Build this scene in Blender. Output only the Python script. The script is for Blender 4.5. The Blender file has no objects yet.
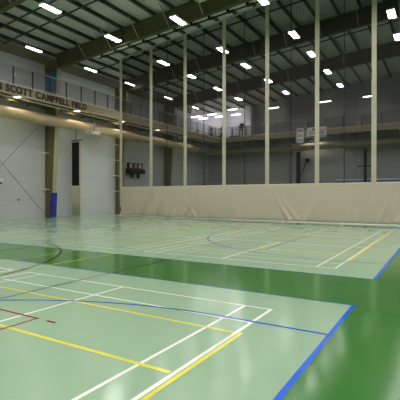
import bpy, bmesh, math, random
from mathutils import Vector, Matrix
R = random.Random(7)
S = bpy.context.scene
COL = S.collection

# ---------------------------------------------------------------- camera, world, exposure
YAW = math.radians(31.17)
cd = bpy.data.cameras.new('camera'); cam = bpy.data.objects.new('camera', cd); COL.objects.link(cam)
cd.sensor_width = 36; cd.lens = 36.0; cd.clip_start = .05; cd.clip_end = 300
cam.location = (0, 0, 1.65)
cam.rotation_euler = (math.radians(90 - .43), 0, YAW)
S.camera = cam
w = bpy.data.worlds.new('world'); S.world = w; w.use_nodes = True
w.node_tree.nodes['Background'].inputs[0].default_value = (.5, .55, .6, 1)
w.node_tree.nodes['Background'].inputs[1].default_value = .02
S.view_settings.view_transform = 'Standard'; S.view_settings.look = 'None'
S.view_settings.gamma = 1; S.view_settings.use_curve_mapping = False
S.view_settings.exposure = 1.2
HB = 34.0      # high bay lens strength
ST = 9.0       # balcony strip strength
SO = 11.0      # under-balcony strip strength

XL, XR, YB, YF = -27.5, 27.5, 47.8, -16.0
EAVE, SL = 13.05, .08
def roofz(x): return EAVE + SL * (27.5 - abs(x))
def rafz(x):
    a = -abs(x)
    if a < -16: return 11.8 + (a + 26.1) * (12.6 - 11.8) / 10.1
    return 12.6 + .075 * (a + 16) if a < -3 else 13.575
BAYS = [13.65, 21.4, 29.5, 37.55]

# ---------------------------------------------------------------- materials
def nt(name):
    m = bpy.data.materials.new(name); m.use_nodes = True
    return m, m.node_tree.nodes, m.node_tree.links, m.node_tree.nodes['Principled BSDF']
def mat(name, col, rough=.6, metal=0, var=.06, scale=3, bump=0, bscale=40, stretch=None):
    m, N, L, b = nt(name)
    b.inputs['Roughness'].default_value = rough; b.inputs['Metallic'].default_value = metal
    tc = N.new('ShaderNodeTexCoord'); mp = N.new('ShaderNodeMapping')
    L.new(tc.outputs['Object'], mp.inputs[0])
    if stretch: mp.inputs['Scale'].default_value = stretch
    n = N.new('ShaderNodeTexNoise'); n.inputs['Scale'].default_value = scale; n.inputs['Detail'].default_value = 4
    L.new(mp.outputs[0], n.inputs['Vector'])
    r = N.new('ShaderNodeMapRange'); r.inputs[3].default_value = 1 - var; r.inputs[4].default_value = 1 + var
    L.new(n.outputs[0], r.inputs[0])
    mx = N.new('ShaderNodeVectorMath'); mx.operation = 'SCALE'; mx.inputs[0].default_value = col[:3]
    L.new(r.outputs[0], mx.inputs['Scale']); L.new(mx.outputs[0], b.inputs['Base Color'])
    if bump:
        n2 = N.new('ShaderNodeTexNoise'); n2.inputs['Scale'].default_value = bscale
        L.new(mp.outputs[0], n2.inputs['Vector'])
        bp = N.new('ShaderNodeBump'); bp.inputs['Strength'].default_value = bump; bp.inputs['Distance'].default_value = .02
        L.new(n2.outputs[0], bp.inputs['Height']); L.new(bp.outputs[0], b.inputs['Normal'])
    return m
def emit(name, col, s):
    m, N, L, b = nt(name)
    b.inputs['Base Color'].default_value = (.8, .8, .8, 1)
    b.inputs['Emission Color'].default_value = (*col, 1); b.inputs['Emission Strength'].default_value = s
    return m
def sheet(name, col, alpha, rough=.8, thread=0):
    m, N, L, b = nt(name)
    b.inputs['Base Color'].default_value = (*col, 1); b.inputs['Roughness'].default_value = rough
    b.inputs['Specular IOR Level'].default_value = .15
    t = N.new('ShaderNodeBsdfTransparent'); mx = N.new('ShaderNodeMixShader')
    out = N['Material Output']
    nz = N.new('ShaderNodeTexNoise'); nz.inputs['Scale'].default_value = .6
    tc = N.new('ShaderNodeTexCoord'); L.new(tc.outputs['Object'], nz.inputs['Vector'])
    r = N.new('ShaderNodeMapRange'); r.inputs[3].default_value = alpha - .03; r.inputs[4].default_value = alpha + .03
    L.new(nz.outputs[0], r.inputs[0]); L.new(r.outputs[0], mx.inputs[0])
    L.new(t.outputs[0], mx.inputs[1]); L.new(b.outputs[0], mx.inputs[2]); L.new(mx.outputs[0], out.inputs[0])
    return m
def wall_mat(name, col, axis='Y', rib=.3):
    """painted metal liner panel: shallow ribs, panel seams as thin dark joints"""
    m, N, L, b = nt(name); b.inputs['Roughness'].default_value = .55
    tc = N.new('ShaderNodeTexCoord'); sp = N.new('ShaderNodeSeparateXYZ'); L.new(tc.outputs['Object'], sp.inputs[0])
    def band(sock, period, offset, width):
        a = N.new('ShaderNodeMath'); a.operation = 'ADD'; a.inputs[1].default_value = 1000 * period - offset; L.new(sock, a.inputs[0])
        q = N.new('ShaderNodeMath'); q.operation = 'MODULO'; q.inputs[1].default_value = period; L.new(a.outputs[0], q.inputs[0])
        c = N.new('ShaderNodeMath'); c.operation = 'LESS_THAN'; c.inputs[1].default_value = width; L.new(q.outputs[0], c.inputs[0])
        return c.outputs[0]
    h = band(sp.outputs['Z'], 2.1, 1.4, .035)
    v = band(sp.outputs[axis], .95, 0, .02)
    n = N.new('ShaderNodeTexNoise'); n.inputs['Scale'].default_value = .7; n.inputs['Detail'].default_value = 5
    L.new(tc.outputs['Object'], n.inputs['Vector'])
    r = N.new('ShaderNodeMapRange'); r.inputs[3].default_value = .94; r.inputs[4].default_value = 1.05; L.new(n.outputs[0], r.inputs[0])
    m1 = N.new('ShaderNodeMath'); m1.operation = 'MULTIPLY_ADD'; m1.inputs[1].default_value = -.16; L.new(h, m1.inputs[0]); L.new(r.outputs[0], m1.inputs[2])
    m2 = N.new('ShaderNodeMath'); m2.operation = 'MULTIPLY_ADD'; m2.inputs[1].default_value = -.06; L.new(v, m2.inputs[0]); L.new(m1.outputs[0], m2.inputs[2])
    s = N.new('ShaderNodeVectorMath'); s.operation = 'SCALE'; s.inputs[0].default_value = col; L.new(m2.outputs[0], s.inputs['Scale'])
    L.new(s.outputs[0], b.inputs['Base Color'])
    return m
def floor_mat(name, col, rough=.15, spec=.34):
    m, N, L, b = nt(name)
    tc = N.new('ShaderNodeTexCoord')
    n = N.new('ShaderNodeTexNoise'); n.inputs['Scale'].default_value = .5; n.inputs['Detail'].default_value = 6
    L.new(tc.outputs['Object'], n.inputs['Vector'])
    r = N.new('ShaderNodeMapRange'); r.inputs[3].default_value = .93; r.inputs[4].default_value = 1.06; L.new(n.outputs[0], r.inputs[0])
    s = N.new('ShaderNodeVectorMath'); s.operation = 'SCALE'; s.inputs[0].default_value = col; L.new(r.outputs[0], s.inputs['Scale'])
    L.new(s.outputs[0], b.inputs['Base Color'])
    n2 = N.new('ShaderNodeTexNoise'); n2.inputs['Scale'].default_value = 1.3; n2.inputs['Detail'].default_value = 3
    L.new(tc.outputs['Object'], n2.inputs['Vector'])
    r2 = N.new('ShaderNodeMapRange'); r2.inputs[3].default_value = rough - .04; r2.inputs[4].default_value = rough + .05; L.new(n2.outputs[0], r2.inputs[0])
    L.new(r2.outputs[0], b.inputs['Roughness'])
    b.inputs['Specular IOR Level'].default_value = spec
    n3 = N.new('ShaderNodeTexNoise'); n3.inputs['Scale'].default_value = 2.2; n3.inputs['Detail'].default_value = 2
    L.new(tc.outputs['Object'], n3.inputs['Vector'])
    bp = N.new('ShaderNodeBump'); bp.inputs['Strength'].default_value = .2; bp.inputs['Distance'].default_value = .006
    L.new(n3.outputs[0], bp.inputs['Height']); L.new(bp.outputs[0], b.inputs['Normal'])
    return m

M = {}
M['court'] = floor_mat('court light green', (.35, .515, .355))
M['green'] = floor_mat('surround dark green', (.055, .20, .042))
M['lw'] = floor_mat('line white', (.96, .97, .92)); M['ly'] = floor_mat('line yellow', (.88, .79, .09))
M['lyp'] = floor_mat('line pale yellow', (.80, .74, .20))
M['lb'] = floor_mat('line blue', (.015, .13, .72)); M['lbd'] = floor_mat('line dark blue', (.02, .14, .48))
M['lk'] = floor_mat('line black', (.008, .012, .012), .4, .12); M['lr'] = floor_mat('line red', (.30, .008, .015))
M['lro'] = floor_mat('line faded red', (.36, .12, .07))
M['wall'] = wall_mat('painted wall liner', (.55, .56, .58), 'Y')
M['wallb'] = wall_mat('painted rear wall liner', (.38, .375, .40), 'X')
M['wwhite'] = mat('white drywall', (.72, .71, .76), .6, var=.03)
M['roof'] = mat('white roof insulation', (.64, .61, .62), .75, var=.07, scale=1.2)
M['purlin'] = mat('dark green steel', (.045, .062, .045), .6)
M['tan'] = mat('olive tan steel paint', (.11, .092, .042), .5, var=.08)
M['coltan'] = mat('tan column paint', (.20, .155, .075), .5, var=.08)
M['cream'] = mat('cream steel paint', (.48, .41, .25), .5)
M['fascia'] = mat('beige fascia paint', (.29, .235, .155), .5)
M['fascia2'] = mat('grey brown beam paint', (.22, .19, .14), .6)
M['brown'] = mat('dark brown lettering', (.03, .014, .009), .5)
M['soffit'] = mat('olive soffit deck', (.13, .115, .05), .7, var=.2, scale=2)
M['joist'] = mat('brown joist steel', (.16, .13, .07), .6)
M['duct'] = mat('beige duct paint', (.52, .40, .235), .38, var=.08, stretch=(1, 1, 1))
M['ductb'] = mat('dimmed rear duct colour', (.20, .185, .13), .45)  # lower light on the rear duct run, put into a darker colour
M['collar'] = mat('pinkish collar', (.50, .36, .28), .5)
M['rail'] = mat('grey rail steel', (.30, .29, .28), .45)
M['post'] = mat('dark rail post', (.03, .03, .035), .5)
M['infill'] = sheet('railing infill', (.12, .12, .15), .16)
M['net'] = sheet('black divider net', (.022, .019, .019), .61)
M['vinyl'] = mat('beige vinyl', (.58, .51, .41), .55, var=.03)
M['strap'] = mat('pale vinyl strap', (.53, .49, .38), .6)
M['black'] = mat('black fabric', (.008, .008, .009), .9)
M['rope'] = mat('black rope', (.012, .012, .012), .8)
M['steel'] = mat('galvanised steel', (.45, .45, .42), .4, .4)
M['whitem'] = mat('white enamel', (.75, .74, .68), .4)
M['pipew'] = mat('pale pipe', (.72, .70, .60), .5)
M['blue'] = mat('blue vinyl pad', (.012, .04, .30), .45)
M['teal'] = mat('teal blue pad', (.01, .17, .34), .5)
M['bluep'] = mat('light blue panel', (.05, .22, .48), .5)
M['cable'] = mat('brace cable', (.16, .16, .15), .5, .5)
M['purple'] = mat('purple ink', (.10, .06, .20), .6)
M['banner'] = mat('white banner vinyl', (.72, .72, .76), .5)
M['hb'] = emit('high bay lens', (1, .97, .92), HB)
M['st'] = emit('strip lens', (1, .97, .92), ST)
M['so'] = emit('soffit strip lens', (1, .90, .66), SO)
M['so2'] = emit('rear soffit strip lens', (1, .92, .72), 40)
M['al'] = emit('corner strip lens', (1, .97, .98), ST * 3.2)

# ---------------------------------------------------------------- mesh helpers
class MB:
    def __init__(s): s.v = []; s.f = []; s.mi = []; s.mats = []
    def _m(s, m):
        if m is None: return 0
        if m not in s.mats: s.mats.append(m)
        return s.mats.index(m)
    def face(s, pts, m=None):
        o = len(s.v); s.v += [tuple(p) for p in pts]; s.f.append(tuple(range(o, o + len(pts)))); s.mi.append(s._m(m)); return s
    def box(s, x0, x1, y0, y1, z0, z1, m=None):
        o = len(s.v); k = s._m(m)
        s.v += [(x, y, z) for z in (z0, z1) for x, y in ((x0, y0), (x1, y0), (x1, y1), (x0, y1))]
        for q in ((3, 2, 1, 0), (4, 5, 6, 7), (0, 1, 5, 4), (1, 2, 6, 5), (2, 3, 7, 6), (3, 0, 4, 7)):
            s.f.append(tuple(o + i for i in q)); s.mi.append(k)
        return s
    def bar(s, a, b, wx, wz, m=None):
        """rectangular bar from a to b"""
        a = Vector(a); b = Vector(b); d = (b - a).normalized()
        up = Vector((0, 0, 1)) if abs(d.z) < .95 else Vector((0, 1, 0))
        r = d.cross(up).normalized() * (wx / 2); u = r.cross(d).normalized() * (wz / 2)
        o = len(s.v); k = s._m(m)
        for p in (a, b): s.v += [tuple(p - r - u), tuple(p + r - u), tuple(p + r + u), tuple(p - r + u)]
        for q in ((3, 2, 1, 0), (4, 5, 6, 7), (0, 1, 5, 4), (1, 2, 6, 5), (2, 3, 7, 6), (3, 0, 4, 7)):
            s.f.append(tuple(o + i for i in q)); s.mi.append(k)
        return s
    def tube(s, pts, r, n=10, m=None, caps=True):
        pts = [Vector(p) for p in pts]; k = s._m(m); o = len(s.v)
        rr = r if isinstance(r, (list, tuple)) else [r] * len(pts)
        for i, p in enumerate(pts):
            d = (pts[min(i + 1, len(pts) - 1)] - pts[max(i - 1, 0)]).normalized()
            up = Vector((0, 0, 1)) if abs(d.z) < .9 else Vector((1, 0, 0))
            a = d.cross(up).normalized(); b = a.cross(d).normalized()
            for j in range(n):
                t = 2 * math.pi * j / n
                s.v.append(tuple(p + (a * math.cos(t) + b * math.sin(t)) * rr[i]))
        for i in range(len(pts) - 1):
            for j in range(n):
                s.f.append((o + i * n + j, o + i * n + (j + 1) % n, o + (i + 1) * n + (j + 1) % n, o + (i + 1) * n + j)); s.mi.append(k)
        if caps:
            s.f.append(tuple(o + j for j in range(n - 1, -1, -1))); s.mi.append(k)
            e = o + (len(pts) - 1) * n; s.f.append(tuple(e + j for j in range(n))); s.mi.append(k)
        return s
    def prism(s, prof, y0, y1, m=None):
        """profile in x,z extruded along y"""
        n = len(prof); o = len(s.v); k = s._m(m)
        s.v += [(x, y0, z) for x, z in prof] + [(x, y1, z) for x, z in prof]
        s.f.append(tuple(range(o, o + n))); s.mi.append(k)
        s.f.append(tuple(range(o + 2 * n - 1, o + n - 1, -1))); s.mi.append(k)
        for i in range(n):
            j = (i + 1) % n; s.f.append((o + i, o + n + i, o + n + j, o + j)); s.mi.append(k)
        return s
    def build(s, name, m=None, parent=None, smooth=False, bevel=0):
        me = bpy.data.meshes.new(name); me.from_pydata(s.v, [], s.f)
        if s.mats:
            for q in s.mats: me.materials.append(q)
            me.polygons.foreach_set('material_index', s.mi)
        elif m: me.materials.append(m)
        bm = bmesh.new(); bm.from_mesh(me)
        if len(bm.faces) > 1 and not getattr(s, 'keep', False): bmesh.ops.recalc_face_normals(bm, faces=bm.faces)
        bm.to_mesh(me); bm.free()
        if smooth: me.polygons.foreach_set('use_smooth', [True] * len(me.polygons))
        o = bpy.data.objects.new(name, me); COL.objects.link(o)
        if parent: o.parent = parent; o.matrix_parent_inverse = Matrix.Identity(4)
        if bevel:
            b = o.modifiers.new('bevel', 'BEVEL'); b.width = bevel; b.segments = 2; b.limit_method = 'ANGLE'
        return o
def thing(name, label, cat, loc=(0, 0, 0), group=None, rz=0):
    o = bpy.data.objects.new(name, None); COL.objects.link(o); o.location = loc; o.rotation_euler.z = rz
    o.empty_display_size = .3
    return tag(o, label, cat, group)
def tag(o, label, cat, group=None):
    o['label'] = label; o['category'] = cat
    if group: o['group'] = group
    return o
def struct(o, label=None, cat=None):
    o['kind'] = 'structure'
    if label: o['label'] = label
    if cat: o['category'] = cat
    return o
def copy_thing(r, loc, label=None, group=None):
    c = r.copy(); COL.objects.link(c); c.location = loc
    if label: c['label'] = label
    if group: c['group'] = group
    for ch in [o for o in COL.objects if o.parent == r]:
        d = ch.copy(); COL.objects.link(d); d.parent = c
        for g in [o for o in COL.objects if o.parent == ch]:
            e = g.copy(); COL.objects.link(e); e.parent = d
    return c
ORD = ['nearest', 'second nearest', 'third nearest', 'fourth nearest', 'fifth nearest', 'sixth nearest', 'seventh nearest', 'eighth nearest']
NTH = ['first', 'second', 'third', 'fourth', 'fifth', 'sixth', 'seventh', 'eighth', 'ninth', 'tenth']

# ---------------------------------------------------------------- floor with all its painted lines
fl = MB(); fl.keep = True
lvl = [0]
def rect(x0, x1, y0, y1, z, m): fl.face([(x0, y0, z), (x1, y0, z), (x1, y1, z), (x0, y1, z)], M[m])
rect(XL, XR, YF, YB, 0, 'green')
EX = -1.14
rect(XL, EX, YF, 6.40, .0015, 'court'); rect(XL, EX, 8.62, YB, .0015, 'court')
def L_(x0, y0, x1, y1, wd, m, z=.003):
    d = Vector((x1 - x0, y1 - y0, 0)).normalized(); n = Vector((-d.y, d.x, 0)) * wd / 2
    a = Vector((x0, y0, z)); b = Vector((x1, y1, z))
    fl.face([a - n, b - n, b + n, a + n], M[m])
def ARC(cx, cy, r, a0, a1, wd, m, z=.0045, n=64):
    for i in range(n):
        t0 = math.radians(a0 + (a1 - a0) * i / n); t1 = math.radians(a0 + (a1 - a0) * (i + 1) / n)
        p = [(cx + q * math.cos(t), cy + q * math.sin(t), z) for q, t in ((r - wd / 2, t0), (r + wd / 2, t0), (r + wd / 2, t1), (r - wd / 2, t1))]
        fl.face(p, M[m])
# boundary blue
L_(EX, YF, EX, 6.43, .062, 'lb'); L_(EX, 8.59, EX, YB, .075, 'lb')
L_(XL, 6.40, EX, 6.40, .035, 'lbd', .0035); L_(XL, 8.62, EX, 8.62, .04, 'lbd', .0035)
# near badminton court
W = .042
L_(-7.75, 5.54, -2.11, 5.54, .035, 'lw', .003); L_(-7.73, 5.54, -7.73, -7, W, 'lw', .0032)
L_(-7.55, 4.83, -2.13, 4.83, .035, 'lw', .003)
L_(-7.3, 5.54, -7.3, -7, .03, 'lw', .0032)
L_(-5.0, 5.54, -5.0, 1.3, W, 'lw', .0032); L_(-2.55, 5.53, -2.55, -7, .045, 'lw', .0032); L_(-2.135, 5.56, -2.135, -7, .05, 'lw', .0032)
L_(-11, 4.37, -2.16, 4.37, .045, 'ly', .0038); L_(-2.07, 4.40, -2.07, -5, .045, 'ly', .0038)
L_(-11, 3.06, -2.18, 3.06, .05, 'ly', .0038)
L_(-9.2, 3.49, -4.66, 3.49, .036, 'lr', .004); L_(-4.69, 3.49, -4.69, -2.2, .036, 'lr', .004); L_(-4.50, 3.49, -4.32, 3.49, .045, 'lr', .004)
L_(-6.08, -5, -6.2, 24.4, .045, 'lk', .0048)
ARC(-13.9, 3.5, 6.17, -60, 100, .065, 'lk')
ARC(-13.4, 7.6, 1.85, -20, 100, .04, 'lk')
ARC(-2.6, -1.10, 5.97, 90, 170, .05, 'lbd', .0055); L_(-2.6, 4.87, -1.15, 4.87, .05, 'lb', .0055)
ARC(-2.6, 16.9, 6.22, 150, 270, .055, 'lb', .0055); L_(-2.6, 10.69, -1.15, 10.69, .035, 'lbd', .0055)
L_(-9.65, 6.0, -9.75, 24.4, .045, 'lyp', .0042); L_(-8.13, 5.0, -8.28, 24.4, .045, 'ly', .0042)
L_(-9.7, -5, -9.65, 6.0, .045, 'ly', .0042)
# further badminton courts by the wall on the near side
for x0 in (-13.9, -20.2, -26.3):
    for d in (0, .42, 2.75, 5.18, 5.6): L_(x0 + d, 5.54, x0 + d, -2, .04, 'lw', .0032)
    L_(x0, 5.54, x0 + 5.6, 5.54, .04, 'lw'); L_(x0, 4.83, x0 + 5.6, 4.83, .04, 'lw')
# far side
for x0 in (-7.70, -13.9, -20.2, -26.4):
    top = 21.5
    for d in (0, .42, 5.17, 5.6): L_(x0 + d, 9.48, x0 + d, top, .045, 'lw', .0032)
    L_(x0 + 2.65, 9.48, x0 + 2.65, 13.9, .045, 'lw', .0032); L_(x0 + 2.65, 17.2, x0 + 2.65, top, .045, 'lw', .0032)
    L_(x0, 9.48, x0 + 5.62, 9.48, .04, 'lw'); L_(x0, 10.2, x0 + 5.62, 10.2, .03, 'lw')
    L_(x0, 13.9, x0 + 5.6, 13.9, .05, 'lw'); L_(x0, 17.2, x0 + 5.6, 17.2, .05, 'lw'); L_(x0, top, x0 + 5.6, top, .05, 'lw')
L_(-20, 10.75, -2.0, 10.72, .045, 'lyp', .0038); L_(-20, 11.95, -2.05, 11.95, .045, 'lyp', .0038)
L_(-2.06, 10.7, -2.0, 21.4, .06, 'ly', .0038)
L_(-14, 15.4, -2.0, 15.4, .05, 'ly', .0038); L_(-24, 18.6, -2.0, 18.6, .06, 'lyp', .0038)
L_(-25.5, 12.6, -15, 12.6, .05, 'ly', .0038); L_(-25.5, 20.4, -8, 20.4, .06, 'ly', .0038)
for x in (-12.2, -16.6, -21.5): L_(x, 9.0, x - .1, 22.5, .05, 'lyp', .0042)
L_(-4.72, 11.7, -5.05, 22.2, .05, 'lro', .004); L_(-9.2, 11.7, -4.72, 11.7, .03, 'lro', .004)
L_(-18.3, -3, -18.3, 23, .05, 'lk', .0048); L_(-25, 15.6, -14, 15.6, .05, 'lk', .0048)
ARC(-18.5, 15.6, 1.9, 0, 360, .05, 'lk'); ARC(-24.5, 15.6, 4.6, -60, 60, .05, 'lbd')
struct(fl.build('floor'), 'glossy light green court floor with coloured lines and dark green surround', 'floor')

# ---------------------------------------------------------------- shell
c = MB()
c.box(XL - .3, XL, YF, YB, 0, 9.1, M['wall']); c.box(XL - .3, XL, YF, 43.0, 9.1, EAVE, M['wall'])
struct(c.build('wall_left'), 'light grey panelled wall along the left side', 'wall')
b = MB()
b.face([(XL, YB, 0), (-21.5, YB, 0), (-21.5, YB, roofz(-21.5)), (XL, YB, EAVE)])
b = MB()
def backpoly(x0, x1, m, z0=0):
    xs = [x0] + ([0] if x0 < 0 < x1 else []) + [x1]
    pr = [(x0, z0), (x1, z0)] + [(x, roofz(x)) for x in reversed(xs)]
    b.prism(pr, YB, YB + .3, m)
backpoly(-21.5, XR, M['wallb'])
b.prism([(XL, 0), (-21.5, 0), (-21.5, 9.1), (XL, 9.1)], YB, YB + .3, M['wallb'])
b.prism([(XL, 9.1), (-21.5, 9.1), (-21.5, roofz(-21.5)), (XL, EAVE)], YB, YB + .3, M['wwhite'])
struct(b.build('wall_back'), 'grey rear wall behind the divider net', 'wall')
struct(MB().box(XR, XR + .3, YF, YB, 0, EAVE).build('wall_right', M['wall']))
f = MB(); f.prism([(XL, 0), (XR, 0), (XR, EAVE), (0, roofz(0)), (XL, EAVE)], YF - .3, YF)
struct(f.build('wall_front', M['wallb']))
# corner exercise area walls
a = MB(); a.box(-36.3, XL, YB, YB + .3, 9.1, EAVE); a.box(-36.3, -36, 43, YB, 9.1, EAVE); a.box(-36, XL - .3, 42.7, 43, 9.1, EAVE)
struct(a.build('wall_corner', M['wwhite']), 'white walls of the upper corner exercise area', 'wall')
struct(MB().box(-36, XL - .3, 43, YB, 8.9, 9.1).box(XL - .3, XL, 43, YB, 9.095, 9.1).build('floor_corner', M['fascia']))
r = MB()
for sx in (-1, 1):
    pr = [(sx * 27.8, EAVE - .025), (0, roofz(0)), (0, roofz(0) + .2), (sx * 27.8, EAVE + .175)]
    r.prism(pr, YF - .3, YB + .3)
r.box(-36.3, XL - .3, 42.7, YB + .3, EAVE, EAVE + .2)
struct(r.build('ceiling', M['roof']), 'white insulated roof panels between dark purlins', 'ceiling')

# ---------------------------------------------------------------- purlins and bridging
def purlin(x, lab):
    z = roofz(x); o = MB()
    o.bar((x, YF, z - .12), (x, YB, z - .12), .10, .24)
    o.bar((x + .05, YF, z - .225), (x + .05, YB, z - .225), .20, .03)
    return tag(o.build('roof_purlin', M['purlin']), lab, 'purlin', 'roof purlins')
x = -26.6; k = 0
while x < 7:
    if abs(x) > .2:
        purlin(x, 'dark green steel purlin running away under the white roof panels'); k += 1
    x += 1.45
for i, y in enumerate((10.2, 16.0, 17.5, 25.6, 33.0, 41.0)):
    o = MB()
    o.tube([(-27.3, y, roofz(-27.3) - .30), (0, y, roofz(0) - .30), (9, y, roofz(9) - .30)], .055, 8)
    where = ['over the near courts out of view above', 'crossing under the purlins, nearer of the pair by the left lights', 'crossing under the purlins, farther of the pair by the left lights',
             'crossing under the purlins just behind the nearest full rafter', 'crossing the ceiling behind the net between second and third rafters', 'crossing the ceiling nearest the rear wall'][i]
    tag(o.build('cross_pipe', M['purlin']), 'dark pipe ' + where, 'pipe', 'pipes crossing under the roof')

tag(MB().box(XL + .01, XL + .28, YF, 42.9, 12.3, 12.95).build('eave_beam', M['fascia2']), 'grey brown beam along the top of the left wall', 'beam')
# ---------------------------------------------------------------- steel frames
def rafter(y, lab):
    t = thing('steel_rafter', lab, 'rafter', (0, y, 0), 'steel rafters')
    xs = [-26.1, -21, -16, -10, -3, 0, 3, 10, 16, 21, 26.1]
    wv = MB()
    top = [(x, roofz(x) - .24) for x in xs]; bot = [(x, rafz(x)) for x in xs]
    wv.prism(bot + top[::-1], -.02, .02); wv.build('web', M['tan'], t)
    fb = MB(); ft = MB()
    for i in range(len(xs) - 1):
        fb.prism([bot[i], bot[i + 1], (bot[i + 1][0], bot[i + 1][1] + .03), (bot[i][0], bot[i][1] + .03)], -.15, .15)
        ft.prism([top[i], top[i + 1], (top[i + 1][0], top[i + 1][1] + .025), (top[i][0], top[i][1] + .025)], -.15, .15)
    fb.build('bottom_flange', M['tan'], t); ft.build('top_flange', M['tan'], t)
    for x in (-26.1, -19.2, -9.6, 0):
        MB().box(x - .012, x + .012, -.14, .14, rafz(x) + .03, roofz(x) - .24).build('stiffener', M['tan'], t)
    x = -22.9
    while x < 1:
        for s in (-1, 1):
            MB().bar((x, .1 * s, rafz(x) + .03), (x, 1.15 * s, roofz(x) - .22), .05, .05).build('flange_brace', M['steel'], t)
        x += 2.56
    return t
labs = ['olive steel roof rafter cutting the upper left corner of the view', 'olive steel roof rafter in front of the net, largest and nearest in full view',
        'dark steel rafter first behind the net', 'dark steel rafter second behind the net, farthest of all']
for y, l in zip(BAYS, labs): rafter(y, l)
def column(y, lab, pads=True):
    t = thing('steel_column', lab, 'column', (XL, y, 0), 'steel wall columns')
    top = 12.6
    pr = [(0.02, 0), (.74, 0), (1.5, 11.85), (1.5, top), (.02, top)]
    MB().prism(pr, -.02, .02).build('web', M['coltan'], t)
    MB().prism([(.74, 0), (.78, 0), (1.54, 11.85), (1.50, 11.85)], -.17, .17).build('inner_flange', M['cream'], t)
    MB().prism([(.0, 0), (.03, 0), (.03, top), (.0, top)], -.17, .17).build('outer_flange', M['coltan'], t)
    MB().box(.03, 1.5, -.16, .16, 11.82, 11.86).build('knee_plate', M['coltan'], t)
    if pads:
        MB().prism([(.60, .02), (.86, .02), (.86 + .064 * 2.0, 2.0), (.60 + .064 * 2.0, 2.0)], -.24, .24).build('protective_pad', M['blue'], t, bevel=.03)['label'] = 'blue vinyl pad'
        MB().box(.04, 1.3, -.10, -.025, 9.16, 11.55).build('wrap_pad', M['teal'], t)['label'] = 'teal blue panel at balcony level'
    return t
cols = [column(BAYS[0], 'tan steel wall column left of the view, outside the frame', False),
        column(BAYS[1], 'tan tapered steel column with blue pad at its foot, left wall'),
        column(BAYS[2], 'tan steel column at the left end of the divider net', False),
        column(BAYS[3], 'brown steel column on the left wall seen through the net', False)]
# arms on the columns
def arm(col, z, length, diag=True, high=False):
    o = MB().bar((.55, -.18, z), (.55, -length, z + .02), .05, .07).build('swing_arm', M['whitem'], col)
    if diag: MB().bar((.55, -.18, z - .75), (.55, -length * .75, z - .02), .03, .03).build('strut', M['cable'], o)
    MB().bar((.30, -.17, z), (.30, .25, z), .05, .06).build('mount', M['cable'], o)
arm(cols[1], 5.15, 1.55, False)
arm(cols[1], 2.25, 1.1)
for z in (6.7, 5.2, 3.7, 2.2): arm(cols[2], z, 1.3, z < 5)
# X bracing
for (p, q, l) in (((XL + .12, 21.2, .15), (XL + .12, 13.8, 8.0), 'thin brace cable rising leftward from the foot of the padded column'),
                  ((XL + .16, 21.2, 8.0), (XL + .16, 13.8, .15), 'thin brace cable rising rightward to the duct beside the padded column')):
    tag(MB().tube([p, q], .015, 6).build('brace_cable', M['cable']), l, 'cable', 'wall bracing cables')

# ---------------------------------------------------------------- balconies
EXB, EYB, Z0, Z1 = -24.3, 44.8, 8.52, 9.1
# left balcony
t = thing('balcony', 'beige balcony along the left wall with dark lettering on its face', 'balcony', (0, 0, 0))
MB().box(XL, EXB - .12, YF, YB, 8.98, 9.1).build('deck', M['soffit'], t)
fa = MB().box(EXB - .12, EXB, YF, EYB, Z0, Z1 - .07).build('fascia', M['fascia'], t)
MB().box(EXB - .16, EXB + .05, YF, EYB - .05, Z1 - .07, Z1 + .02).build('fascia_cap', M['cream'], t)
MB().box(EXB - .30, EXB + .04, YF, EYB, Z0 - .05, Z0).build('bottom_lip', M['cream'], t)
y = 4.75
while y < 47:
    MB().box(XL + .02, EXB - .13, y - .06, y + .06, 8.66, 8.98).build('joist', M['joist'], t)
    y += 1.35
MB().box(-26.4, -26.3, YF, YB, 8.5, 8.66).build('stringer', M['joist'], t)
# lettering
def letter_mesh(ch):
    cu = bpy.data.curves.new('t', 'FONT'); cu.body = ch; cu.size = .70; cu.extrude = .02; cu.offset = .036
    o = bpy.data.objects.new('t', cu); COL.objects.link(o)
    bpy.context.view_layer.update()
    me = bpy.data.meshes.new_from_object(o.evaluated_get(bpy.context.evaluated_depsgraph_get()))
    bpy.data.objects.remove(o); bpy.data.curves.remove(cu)
    return me
text = 'SCOTT CAMPBELL FIELD'
seq = []; xcur = 0
for ch in text:
    if ch == ' ': xcur += .26; continue
    me = letter_mesh(ch)
    xs = [v.co.x for v in me.vertices]; w_ = max(xs) - min(xs)
    # slab serifs at the feet and heads of upright strokes
    seq.append((me, xcur - min(xs), w_, ch)); xcur += w_ + .05
sc = 6.9 / (xcur - .05)
mt = Matrix(((0, 0, 1, 0), (1, 0, 0, 0), (0, 1, 0, 0), (0, 0, 0, 1)))
for me, dx, w_, ch in seq:
    for v in me.vertices:
        xx = (v.co.x + dx) * sc; zz = v.co.y; nn = v.co.z
        v.co = (EXB + .025 + nn, 15.75 + xx, Z0 + .04 + zz)
    me.materials.clear(); me.materials.append(M['brown'])
    o = bpy.data.objects.new('letter', me); COL.objects.link(o); o.parent = fa; o['label'] = 'dark brown letter %s' % ch
MB().box(EXB, EXB + .03, 14.2, 15.5, Z0 + .01, Z1 - .08).build('dark_plate', M['brown'], fa)
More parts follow.
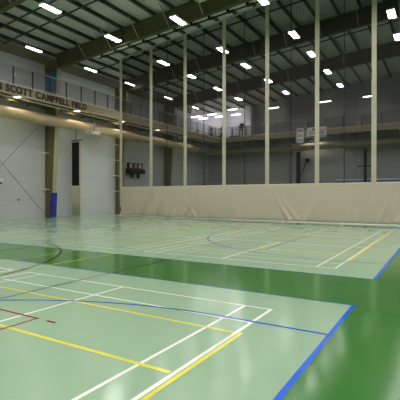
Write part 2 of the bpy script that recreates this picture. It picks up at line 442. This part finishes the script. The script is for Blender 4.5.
# back balcony
t2 = thing('balcony', 'beige edged balcony along the rear wall, seen through the net', 'balcony', (0, 0, 0))
MB().box(EXB - .12, XR, EYB + .12, YB, 8.98, 9.1).build('deck', M['soffit'], t2)
MB().box(EXB, XR, EYB, EYB + .12, Z0, Z1 - .07).build('fascia', M['fascia'], t2)
MB().box(EXB, XR, EYB - .05, EYB + .16, Z1 - .07, Z1 + .02).build('fascia_cap', M['cream'], t2)
x = -23
while x < 8:
    MB().box(x - .06, x + .06, EYB + .13, YB - .02, 8.66, 8.98).build('joist', M['joist'], t2); x += 1.45
def railing(p0, p1, lab, sp=1.46):
    p0 = Vector(p0); p1 = Vector(p1); L = (p1 - p0).length; d = (p1 - p0) / L; a = math.atan2(d.y, d.x)
    t = thing('balcony_railing', lab, 'railing', p0, 'balcony railings', a)
    MB().bar((0, 0, 1.24), (L, 0, 1.24), .06, .05).build('top_rail', M['rail'], t)
    MB().bar((0, 0, .12), (L, 0, .12), .04, .04).build('bottom_rail', M['rail'], t)
    n = int(L / sp)
    MB().box(0, L, -.006, .006, .14, 1.2).build('infill_panel', M['infill'], t)
    pm = None
    for i in range(n + 1):
        xx = min(L - .04, .04 + i * sp)
        if pm is None:
            pm = MB().box(-.04, .04, -.035, .035, 0, 1.22).build('post', M['post'], t); pm.location.x = xx
        else:
            c = pm.copy(); COL.objects.link(c); c.parent = t; c.location.x = xx
    return t
railing((EXB - .08, 7.56, Z1 + .02), (EXB - .08, EYB, Z1 + .02), 'railing with dark posts along the left wall balcony')
railing((EXB - .08, EYB + .06, Z1 + .02), (9.5, EYB + .06, Z1 + .02), 'railing along the rear balcony behind the net', 1.9)
# corner pier
tag(MB().box(-21.5, -20.8, 46.9, YB - .005, 9.105, 13.35).build('corner_pier', M['wwhite'], bevel=.02), 'white pier at the right end of the bright upper corner', 'pier')

# rear wall columns
for i, x in enumerate((-16.2, -7.9, .4)):
    t = thing('wall_column', ['grey upright column on the upper rear wall right of the pier', 'pale upright column on the upper rear wall at the right', 'grey upright column on the rear wall beyond the frame'][i], 'column', (x, YB, 0), 'rear wall columns')
    MB().box(-.13, .13, -.02, -.005, 0, 13.4).build('flange', M['wallb'], t)
    MB().box(-.13, .13, -.36, -.34, 0, 13.4).build('flange', M['steel'] if i else M['wallb'], t)
    MB().box(-.012, .012, -.34, -.02, 0, 13.4).build('web', M['wallb'], t)

# ---------------------------------------------------------------- ducts, pipes
def duct(pts, lab, cols_):
    t = thing('air_duct', lab, 'duct', (0, 0, 0), 'round air ducts')
    MB().tube(pts, .39, 28).build('duct_tube', M['duct'], t, smooth=True)
    for p, q in cols_:
        MB().tube([p, q], .425, 28).build('collar', M['collar'], t, smooth=False)
    return t
XD, ZD, YD = -25.65, 7.5, 46.35
pts = [(XD, 6, ZD)] + [(XD, 6 + 2 * i, ZD) for i in range(1, 19)]
pts1 = pts; pts = [(XD, 42.02, ZD)]
for i in range(0, 9):
    a_ = math.pi / 2 * i / 8; pts.append((XD + 2 * (1 - math.cos(a_)), 44.35 + 2 * math.sin(a_), ZD))
pts += [(XD + 4 + 2 * i, YD, ZD) for i in range(0, 17)]
cc = [((XD, 19.6, ZD), (XD, 20.5, ZD)), ((XD, 24.0, ZD), (XD, 25.4, ZD))]
for yy in (13, 30.5, 34.6, 39.0): cc.append(((XD, yy, ZD), (XD, yy + .12, ZD)))
dt = duct(pts1, 'beige round air duct hung beneath the balcony along the left wall', cc)
tb = thing('air_duct', 'air duct, coloured darker for its dim light, below the rear balcony, behind the net', 'duct', (0, 0, 0), 'round air ducts')
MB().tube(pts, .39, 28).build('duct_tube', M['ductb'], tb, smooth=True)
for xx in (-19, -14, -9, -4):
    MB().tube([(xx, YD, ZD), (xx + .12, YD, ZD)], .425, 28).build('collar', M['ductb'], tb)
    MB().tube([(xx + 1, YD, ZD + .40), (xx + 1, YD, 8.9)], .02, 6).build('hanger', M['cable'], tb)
for yy in (11, 15.5, 20.05, 24.7, 29.7, 34, 38.4, 41.5):
    MB().tube([(XD, yy, ZD + .40), (XD, yy, 8.72)], .02, 6).build('hanger', M['cable'], dt)
t = thing('conduit_pipe', 'thin pale pipe hanging just below the lettered balcony edge', 'pipe', (0, 0, 0))
MB().tube([(-24.6, 5, 8.31), (-24.6, 44, 8.31)], .035, 8).build('pipe', M['whitem'], t)
y = 7.3
while y < 44:
    MB().tube([(-24.6, y, 8.31), (-24.6, y, Z0 - .02)], .014, 6).build('hanger', M['whitem'], t); y += 2.75
# pipes along nearest rafter
t = thing('rafter_conduit', 'pale and black pipe pair along the underside of the nearest full rafter', 'pipe', (0, BAYS[1], 0))
ps = [(x, .24, rafz(x) + .05) for x in (-22, -19, -16, -12, -8, -3, 3, 9)]
MB().tube([(p[0], .20, p[2] - .09) for p in ps], .035, 8).build('pale_pipe', M['whitem'], t)
MB().tube([(p[0], .38, p[2] - .14) for p in ps], .05, 8).build('black_pipe', M['rope'], t)
for x in [-21.5 + 1.3 * i for i in range(19)]:
    MB().box(x - .1, x + .1, .16, .46, rafz(x) - .15, rafz(x) + .02).build('clamp', M['rope'], t)
for x in (-22, -17):
    pass
# white winch under duct
t = thing('curtain_winch', 'white box unit under the collared duct above the folded curtain', 'winch', (-25.0, 23.95, 6.88))
MB().box(-.30, .42, -.42, .42, -.02, .20).build('body', M['whitem'], t, bevel=.04)
MB().box(-.38, .46, -.55, .5, .20, .25).build('top_plate', M['whitem'], t)
MB().prism([(.42, .0), (.62, -.06), (.62, .10), (.42, .2)], -.36, .36).build('nose', M['whitem'], t)
MB().bar((0, .2, .25), (0, .2, 1.62), .05, .05).build('hanger', M['cable'], t)
# unit at the rafter
t = thing('heater_unit', 'white box unit hung against the nearest rafter at top of view', 'heater', (-12.55, 20.85, 13.55))
MB().box(-.30, .30, -.2, .2, 0, .45).build('casing', M['whitem'], t, bevel=.03)
MB().box(-.26, .26, -.22, -.2, .05, .40).build('grille', M['steel'], t)
MB().box(-.46, -.31, -.15, .15, .15, .45).build('side_box', M['steel'], t)
for s in (-.2, .2): MB().tube([(s, 0, .45), (s, 0, roofz(-12.5) - .24 - 13.55)], .015, 6).build('hanger', M['cable'], t)

# ---------------------------------------------------------------- lights
def make_hb():
    t = thing('high_bay_light', 'x', 'ceiling light', (0, 0, 12.5), 'high bay ceiling lights')
    MB().box(-.22, .22, -.65, .65, .03, .10).box(-.22, -.195, -.65, .65, -.03, .03).box(.195, .22, -.65, .65, -.03, .03).box(-.22, .22, -.65, -.625, -.03, .03).box(-.22, .22, .625, .65, -.03, .03).build('housing', M['whitem'], t)
    le = MB().box(-.195, .195, -.625, .625, -.005, .03).build('lens', M['hb'], t)
    return t
hb = make_hb(); first = True
ROWS = [(-19.3, 'row nearest the left wall'), (-13.9, 'second row from the left wall'), (-8.5, 'third row from the left wall'), (-2.6, 'row at the right edge of view')]
VIS = {-19.3: [15.3, 20.4, 26.2, 30.3, 35.3, 40.2], -13.9: [20.4, 26.2, 30.3, 35.3, 40.2], -8.5: [20.6, 26.2, 30.4, 35.4, 40.3], -2.6: [26.2, 30.2, 35.3, 40.2]}
wires = {}
def wire(t, x):
    key = round(x, 1)
    top = roofz(x) - 12.5 - .02
    for s in (-.5, .5):
        MB().tube([(0, s, .10), (0, s, top)], .008, 5).build('wire', M['cable'], t)
def place(x, y, lab):
    global first
    if first: o = hb; first = False; o.location = (x, y, 12.5); o['label'] = lab
    else: o = copy_thing(HBP, (x, y, 12.5), lab)
    wire(o, x); return o
HBP = copy_thing(hb, (0, 0, 0), 'p')
for x, rn in ROWS:
    for i, y in enumerate(VIS[x]):
        place(x, y, 'bright rectangular high bay light, %s in the %s' % (ORD[i], rn))
for x, _ in ROWS:
    for y in (-9.9, -4.8, .2, 5.2, 10.2, 15.3, 20.4):
        if y < min(VIS[x]) - 1: place(x, y, 'rectangular high bay light above and behind the viewpoint, outside the frame')
for x in (2.6, 8.5, 13.9, 19.3):
    for y in (-9.9, -4.8, .2, 5.2, 10.2, 15.3, 20.4, 26.2, 30.3, 35.3, 40.2): place(x, y, 'rectangular high bay light over the right hand courts, outside the frame')
for ch in [o for o in COL.objects if o.parent == HBP]: bpy.data.objects.remove(ch)
bpy.data.objects.remove(HBP)

def strip(x, y, z, lab, grp, lens, alongx, L=1.25, wtop=None, wd=.16):
    t = thing('strip_light', lab, 'strip light', (x, y, z), grp, math.pi / 2 if alongx else 0)
    MB().box(-wd / 2, wd / 2, -L / 2, L / 2, .03, .09).build('housing', M['whitem'], t)
    MB().box(-wd * .42, wd * .42, -L / 2 + .02, L / 2 - .02, -.03, .03).build('tube_lens', M[lens], t)
    if wtop:
        for s in (-L * .35, L * .35): MB().tube([(0, s, .09), (0, s, wtop - z)], .008, 5).build('wire', M['cable'], t)
    return t
for i, y in enumerate((7.5, 12.95, 18.4, 23.8, 28.68, 34.8, 40.3)):
    lab = 'linear strip light over the left balcony, outside the frame' if i < 2 else 'linear strip light over the left balcony, %s to the camera' % ORD[i - 2]
    strip(-25, y, 12.2, lab, 'strip lights over the left balcony', 'st', False, 1.25, roofz(-25))
for i, x in enumerate((-17.4, -11.3, -6.7, -.6)):
    strip(x, 46, 12.4, 'linear strip light over the rear balcony, %s from the left' % NTH[i], 'strip lights over the rear balcony', 'st', True, 1.25, roofz(x))
for i, (x, y, z) in enumerate(((-26.7, 45, 11.9), (-24.3, 45, 11.9), (-22.0, 45, 11.9))):
    strip(x, y, z, 'lower row strip light in the bright upper corner, %s from the left' % NTH[i], 'strip lights in the upper corner', 'al', True, 1.2, roofz(x))
for i, (x, y, z) in enumerate(((-28.8, 46.5, 12.6), (-26.3, 46.5, 12.65), (-23.1, 46.3, 12.9))):
    strip(x, y, z, 'upper row strip light in the bright upper corner, %s from the left' % NTH[i], 'strip lights in the upper corner', 'al', True, 1.2, EAVE if x < XL else roofz(x))
def soffit_light(x, y, lab, grp, L, lens='so'):
    t = thing('strip_light', lab, 'strip light', (x, y, 8.68), grp)
    MB().box(-L / 2, L / 2, -.15, .15, .05, .12).box(-L / 2, L / 2, -.16, -.15, -.005, .12).box(-L / 2, L / 2, .15, .16, -.005, .12).build('trough', M['whitem'], t)
    MB().box(-L / 2 + .03, L / 2 - .03, -.12, .12, .045, .06).build('lens', M[lens], t)
    for u in (-L * .4, L * .4): MB().tube([(u, 0, .12), (u, 0, .30)], .012, 6).build('rod', M['cable'], t)
for i, y in enumerate((6.7, 12.1, 17.5, 22.9, 28.3, 33.7, 39.1)):
    lab = 'pale strip light under the left balcony, outside the frame' if i < 2 else 'pale strip light under the left balcony, %s to the camera' % ORD[i - 2]
    soffit_light(-25.25, y, lab, 'strip lights under the left balcony', 1.75)
soffit_light(-12.7, 45.9, 'pale strip light under the rear balcony above the duct by the banners', 'strip lights under the rear balcony', 1.8, 'so2')

# ---------------------------------------------------------------- divider curtain
def cy(x): return 24.33 - .05 * (x + 9)
CX0, CX1 = -23.5, 27.3   # left edge set below
def px2x(px):
    r = (px - 200) / 400; c_, s_ = math.cos(YAW), math.sin(YAW)
    dx = -s_ + r * c_; dy = c_ + r * s_
    # t*dy = 24.33-.05*(t*dx+9)
    tt = (24.33 - .45) / (dy + .05 * dx); return tt * dx
t = thing('divider_curtain', 'tall gym divider curtain, black net above beige vinyl skirt', 'curtain', (0, 0, 0))
CX0 = px2x(119.8)
ZS = 2.48
def ctop(x): return min(roofz(x) - .38, 14.5)
# skirt
def fold(x, z):
    u = max(0, 1 - z / ZS)
    d = 0
    for x0, k, amp, wd in FO:
        xx = x0 + k * (u ** 1.4) * 1.0
        d += amp * math.exp(-((x - xx) / wd) ** 2) * min(1, .15 + 1.4 * u)
    d += .012 * math.sin(x * 2.1 + z * 1.3) + .008 * math.sin(x * 5.3 - z * 2.2)
    return d
FO = []
for x0 in (-23.0, -22.2, -21.3, -20.5, -19.6, -18.9, -18.0, -17.1, -16.3, -15.1):
    FO.append((x0 + R.uniform(-.1, .1), -1.0 + R.uniform(-.3, .2), R.uniform(.15, .24) * R.choice((-1, 1, 1)), R.uniform(.12, .22)))
FO += [(-16.6, 1.5, .09, .14), (-13.6, -.9, .09, .16), (-13.9, -.7, .06, .12), (-12.5, .8, .04, .3), (-9.3, 1.3, .10, .13), (-9.0, 1.6, .06, .12), (-6.2, -1.1, .11, .13), (-5.9, -1.3, .06, .12),
       (-4.9, .3, .03, .2), (-3.9, -.3, .07, .15), (-3.4, -.35, .06, .12), (-2.3, -.8, .09, .13), (-1.9, -.7, .09, .13), (-1.3, -.5, .07, .15), (1, .8, .08, .15), (4, -1, .08, .15), (8, 1, .08, .15), (13, -1, .08, .15), (19, 1, .08, .15)]
sk = MB(); sk.keep = True
nx = 900; nz = 22
for j in range(nz + 1):
    z = .185 + (ZS - .185) * j / nz
    for i in range(nx + 1):
        x = CX0 + (CX1 - CX0) * (i / nx) ** 1.25
        sk.v.append((x, cy(x) - fold(x, z) * (1 - j / nz * .9), z + (0 if j else .02 * math.sin(x * 1.7))))
for j in range(nz):
    for i in range(nx):
        o_ = j * (nx + 1) + i; sk.f.append((o_, o_ + 1, o_ + nx + 2, o_ + nx + 1)); sk.mi.append(0)
so_ = sk.build('vinyl_skirt', M['vinyl'], t, smooth=True)
md = so_.modifiers.new('thick', 'SOLIDIFY'); md.thickness = .006
# net
ne = MB(); ne.keep = True
xs = [CX0, -20, -16, -12, -8, -4, 0, 4, 8, 12, 16, 20, 24, CX1]
for a_, b_ in zip(xs, xs[1:]):
    ne.face([(a_, cy(a_), ZS), (b_, cy(b_), ZS), (b_, cy(b_), ctop(b_)), (a_, cy(a_), ctop(a_))])
ne.build('net', M['net'], t)
seams = [px2x(p) for p in (121.2, 151.3, 185.3, 224.2, 267.2, 317, 373.8)]
sp = seams[-1] - seams[-2]
x = seams[-1] + sp
while x < CX1: seams.append(x); x += sp
for x in seams:
    tt = min(ctop(x), roofz(x) - .40)
    MB().box(x - .13, x + .13, cy(x) - .03, cy(x) - .01, ZS - .05, tt).build('strap', M['strap'], t)
for a_, b_ in zip(seams[1:], seams[2:]):
    x = (a_ + b_) / 2
    MB().tube([(x, cy(x) - .06, ZS), (x, cy(x) - .06, ctop(x))], .024, 6).build('hoist_rope', M['rope'], t)
    MB().box(x - .06, x + .06, cy(x) - .12, cy(x) - .03, ZS + .0, ZS + .10).build('rope_clip', M['rope'], t)
MB().tube([(x, cy(x), ctop(x) + .03) for x in xs], .06, 8).build('top_track', M['steel'], t)
MB().tube([(CX0 - .1, cy(CX0) - .3, .11), (CX1, cy(CX1) - .3, .11)], .055, 10).build('bottom_pipe', M['pipew'], t, smooth=True)
x = CX0
while x < 4:
    MB().box(x - .05, x + .05, cy(x) - .33, cy(x) + .05, .0, .18).build('pipe_foot', M['strap'], t); x += 3.6

# folded curtain at left wall
def bundle(x, y, zt, zs, lab, wid=.75, beige=True, rz=0):
    t = thing('folded_curtain', lab, 'curtain', (x, y, 0), 'folded divider curtains', rz)
    n = 6
    def pleats(z0, z1, m, name, d=.16):
        mb = MB()
        for i in range(n):
            u = -wid / 2 + wid * (i + .5) / n
            mb.tube([(u, .02 * (i % 2), z0), (u, .02 * (i % 2), z1)], wid / n * .56, 10)
        return mb.build(name, m, t, smooth=True)
    if beige: pleats(.05, zs, M['strap'], 'vinyl_skirt')
    pleats(zs, zt, M['black'], 'net')
    if beige:
        MB().box(wid / 2 + .0, wid / 2 + .09, -.08, .08, .05, zt + .1).build('edge_strap', M['strap'], t)
    MB().box(-wid / 2 - .15, wid / 2 + .35, -.07, .07, zt + .12, zt + .2).build('top_bar', M['cable'], t)
    MB().tube([(0, 0, zt), (0, 0, zt + .95)], .03, 6).build('hanger', M['cable'], t)
bundle(-26.95, 23.95, 6.35, 2.62, 'narrow folded curtain, black over beige, standing against the left wall', .92)
bundle(-14.7, 47.0, 7.0, .02, 'black bundled net hanging on the rear wall below the banners', .5, False)
t = thing('net_winch', 'black winch motor on an arm beside the bundled net', 'winch', (-13.75, 47.35, 6.0))
MB().box(-.22, .22, -.22, .22, -.2, .25).build('motor', M['black'], t, bevel=.05)
MB().bar((-.1, 0, -.2), (-.75, 0, -1.8), .07, .07).build('arm', M['black'], t)
MB().bar((0, 0, 0), (0, .44, 0), .1, .1).build('mount', M['black'], t)
t = thing('wall_post', 'black post with crossbar on the lower rear wall at right', 'post', (-7.2, 46.9, 0))
MB().box(-.13, .13, -.1, .1, 0, 6.95).build('post', M['black'], t, bevel=.02)
MB().box(-.8, .8, -.06, .06, 5.0, 5.1).build('crossbar', M['black'], t)

# rear wall boards
tag(MB().box(XL + .1, -15.6, YB - .16, YB - .01, 0, 3.45, M['wallb']).box(XL + .1, -15.6, YB - .22, YB - .01, 3.45, 3.6, M['strap']).build('wall_board'), 'pale capped board along the lower rear wall at left', 'board')
tag(MB().box(-10.4, 20, YB - .5, YB - .4, 2.2, 3.5, M['bluep']).box(-10.4, 20, YB - .52, YB - .38, 3.5, 3.66, M['banner']).box(-10.3, 20, YB - .4, YB - .02, 2.2, 2.4, M['bluep']).box(-10.3, -10.1, YB - .5, YB - .4, 0, 2.2, M['bluep']).box(19, 19.2, YB - .5, YB - .4, 0, 2.2, M['bluep']).build('wall_padding'), 'light blue board with white top edge on the rear wall at right', 'board')
# banners
t = thing('banner', 'small upright white banner on the rear balcony edge', 'banner', (-13.8, EYB - .02, 8.45))
MB().box(-.42, .42, -.02, 0, -.68, .98).build('sheet', M['banner'], t)
m_ = MB()
for z, wz in ((.62, .18), (.2, .05), (.08, .05), (-.3, .05), (-.42, .05)): m_.box(-.28, .28, -.026, -.02, z, z + wz)
m_.build('printing', M['purple'], t)
t = thing('banner', 'wide white banner with purple printing on the rear balcony edge', 'banner', (-11.95, EYB - .02, 8.70))
MB().box(-1.08, 1.08, -.02, 0, -.42, .72).build('sheet', M['banner'], t)
m_ = MB()
m_.box(-.5, .15, -.026, -.02, .42, .58)
for i in range(9):
    x0 = -.86 + i * .19; m_.prism([(x0, -.12), (x0 + .09, -.12), (x0 + .15, .26), (x0 + .06, .26)], -.026, -.02)
m_.box(-1.0, 1.0, -.026, -.02, -.36, -.27)
m_.build('printing', M['purple'], t)
# scoreboard behind net
t = thing('scoreboard', 'dark scoreboard on the left wall seen through the net', 'scoreboard', (XL + .02, 32.1, 4.1))
MB().box(0, .5, -1.45, 1.3, 0, .42).build('cabinet', M['black'], t, bevel=.02)
MB().box(0, .3, -1.1, 1.2, .42, 1.05).build('panel', M['post'], t)
for i, y in enumerate((-.95, -.2, .45, .9)):
    MB().box(.3, .33, y, y + .3, .55, .95).build('digit_tile', M['collar'] if i % 2 else M['banner'], t)
MB().box(.0, .3, -.5, -.4, -.5, 0).box(0, .3, .5, .6, -.5, 0).build('mount', M['black'], t)
# left-edge wall box, outlet
t = thing('wall_box', 'small white box on the left wall at the frame edge', 'box', (XL, 16.95, 2.72))
MB().box(0, .25, -.5, .5, 0, .3).build('body', M['whitem'], t, bevel=.02)
MB().box(0.0, .2, -.45, .45, -.13, 0).build('underside', M['post'], t)
tag(MB().box(XL, XL + .03, 18.75, 18.95, 1.38, 1.5).build('wall_outlet', M['cable']), 'tiny dark outlet low on the left wall beneath the cable', 'outlet')

# ---------------------------------------------------------------- exercise area in the corner
def bike(x, y, rz, lab):
    t = thing('elliptical_trainer', lab, 'exercise machine', (x, y, 9.125), 'exercise machines on the corner balcony', rz)
    MB().box(-.7, .7, -.05, .05, .03, .12).box(-.7, -.6, -.3, .3, 0, .08).box(.6, .7, -.3, .3, 0, .08).build('base', M['post'], t)
    MB().prism([(.1, .1), (.72, .1), (.66, .75), (.42, .9), (.15, .7)], -.14, .14).build('shroud', M['black'], t, bevel=.04)
    MB().bar((.5, 0, .8), (.42, 0, 1.35), .16, .16).build('mast', M['black'], t)
    MB().prism([(.28, 1.22), (.52, 1.34), (.46, 1.68), (.34, 1.64)], -.27, .27).build('console', M['black'], t, bevel=.03)
    for sd in (-.3, .3):
        MB().bar((.3, sd, .55), (.2, sd, 1.5), .05, .07).build('handle', M['black'], t)
        MB().bar((-.45, sd * .6, .28), (.15, sd * .6, .35), .16, .06).build('pedal', M['black'], t)
bike(-28.35, 45.5, 1.0, 'dark exercise machine farthest left in the bright upper corner')
bike(-26.2, 45.55, 1.2, 'dark exercise machine second from left in the upper corner')
bike(-24.55, 45.6, 1.2, 'dark exercise machine immediately left of the strap crossing the corner')
t = thing('treadmill', 'dark treadmill with raised console beside the white pier', 'treadmill', (-22.35, 45.9, 9.125))
MB().prism([(-.9, .05), (.7, .18), (.7, .32), (-.9, .17)], -.38, .38).build('deck', M['black'], t)
MB().box(-.8, -.7, -.35, .35, 0, .08).box(.5, .6, -.35, .35, 0, .2).build('feet', M['black'], t)
for s in (-.36, .36): MB().bar((.6, s, .2), (.72, s, 1.35), .08, .12).build('upright', M['black'], t)
MB().prism([(.45, 1.25), (.85, 1.35), (.88, 1.75), (.78, 1.75)], -.42, .42).build('console', M['black'], t)
for s in (-.36, .36): MB().bar((.7, s, 1.15), (.1, s, 1.0), .06, .06).build('handrail', M['post'], t)
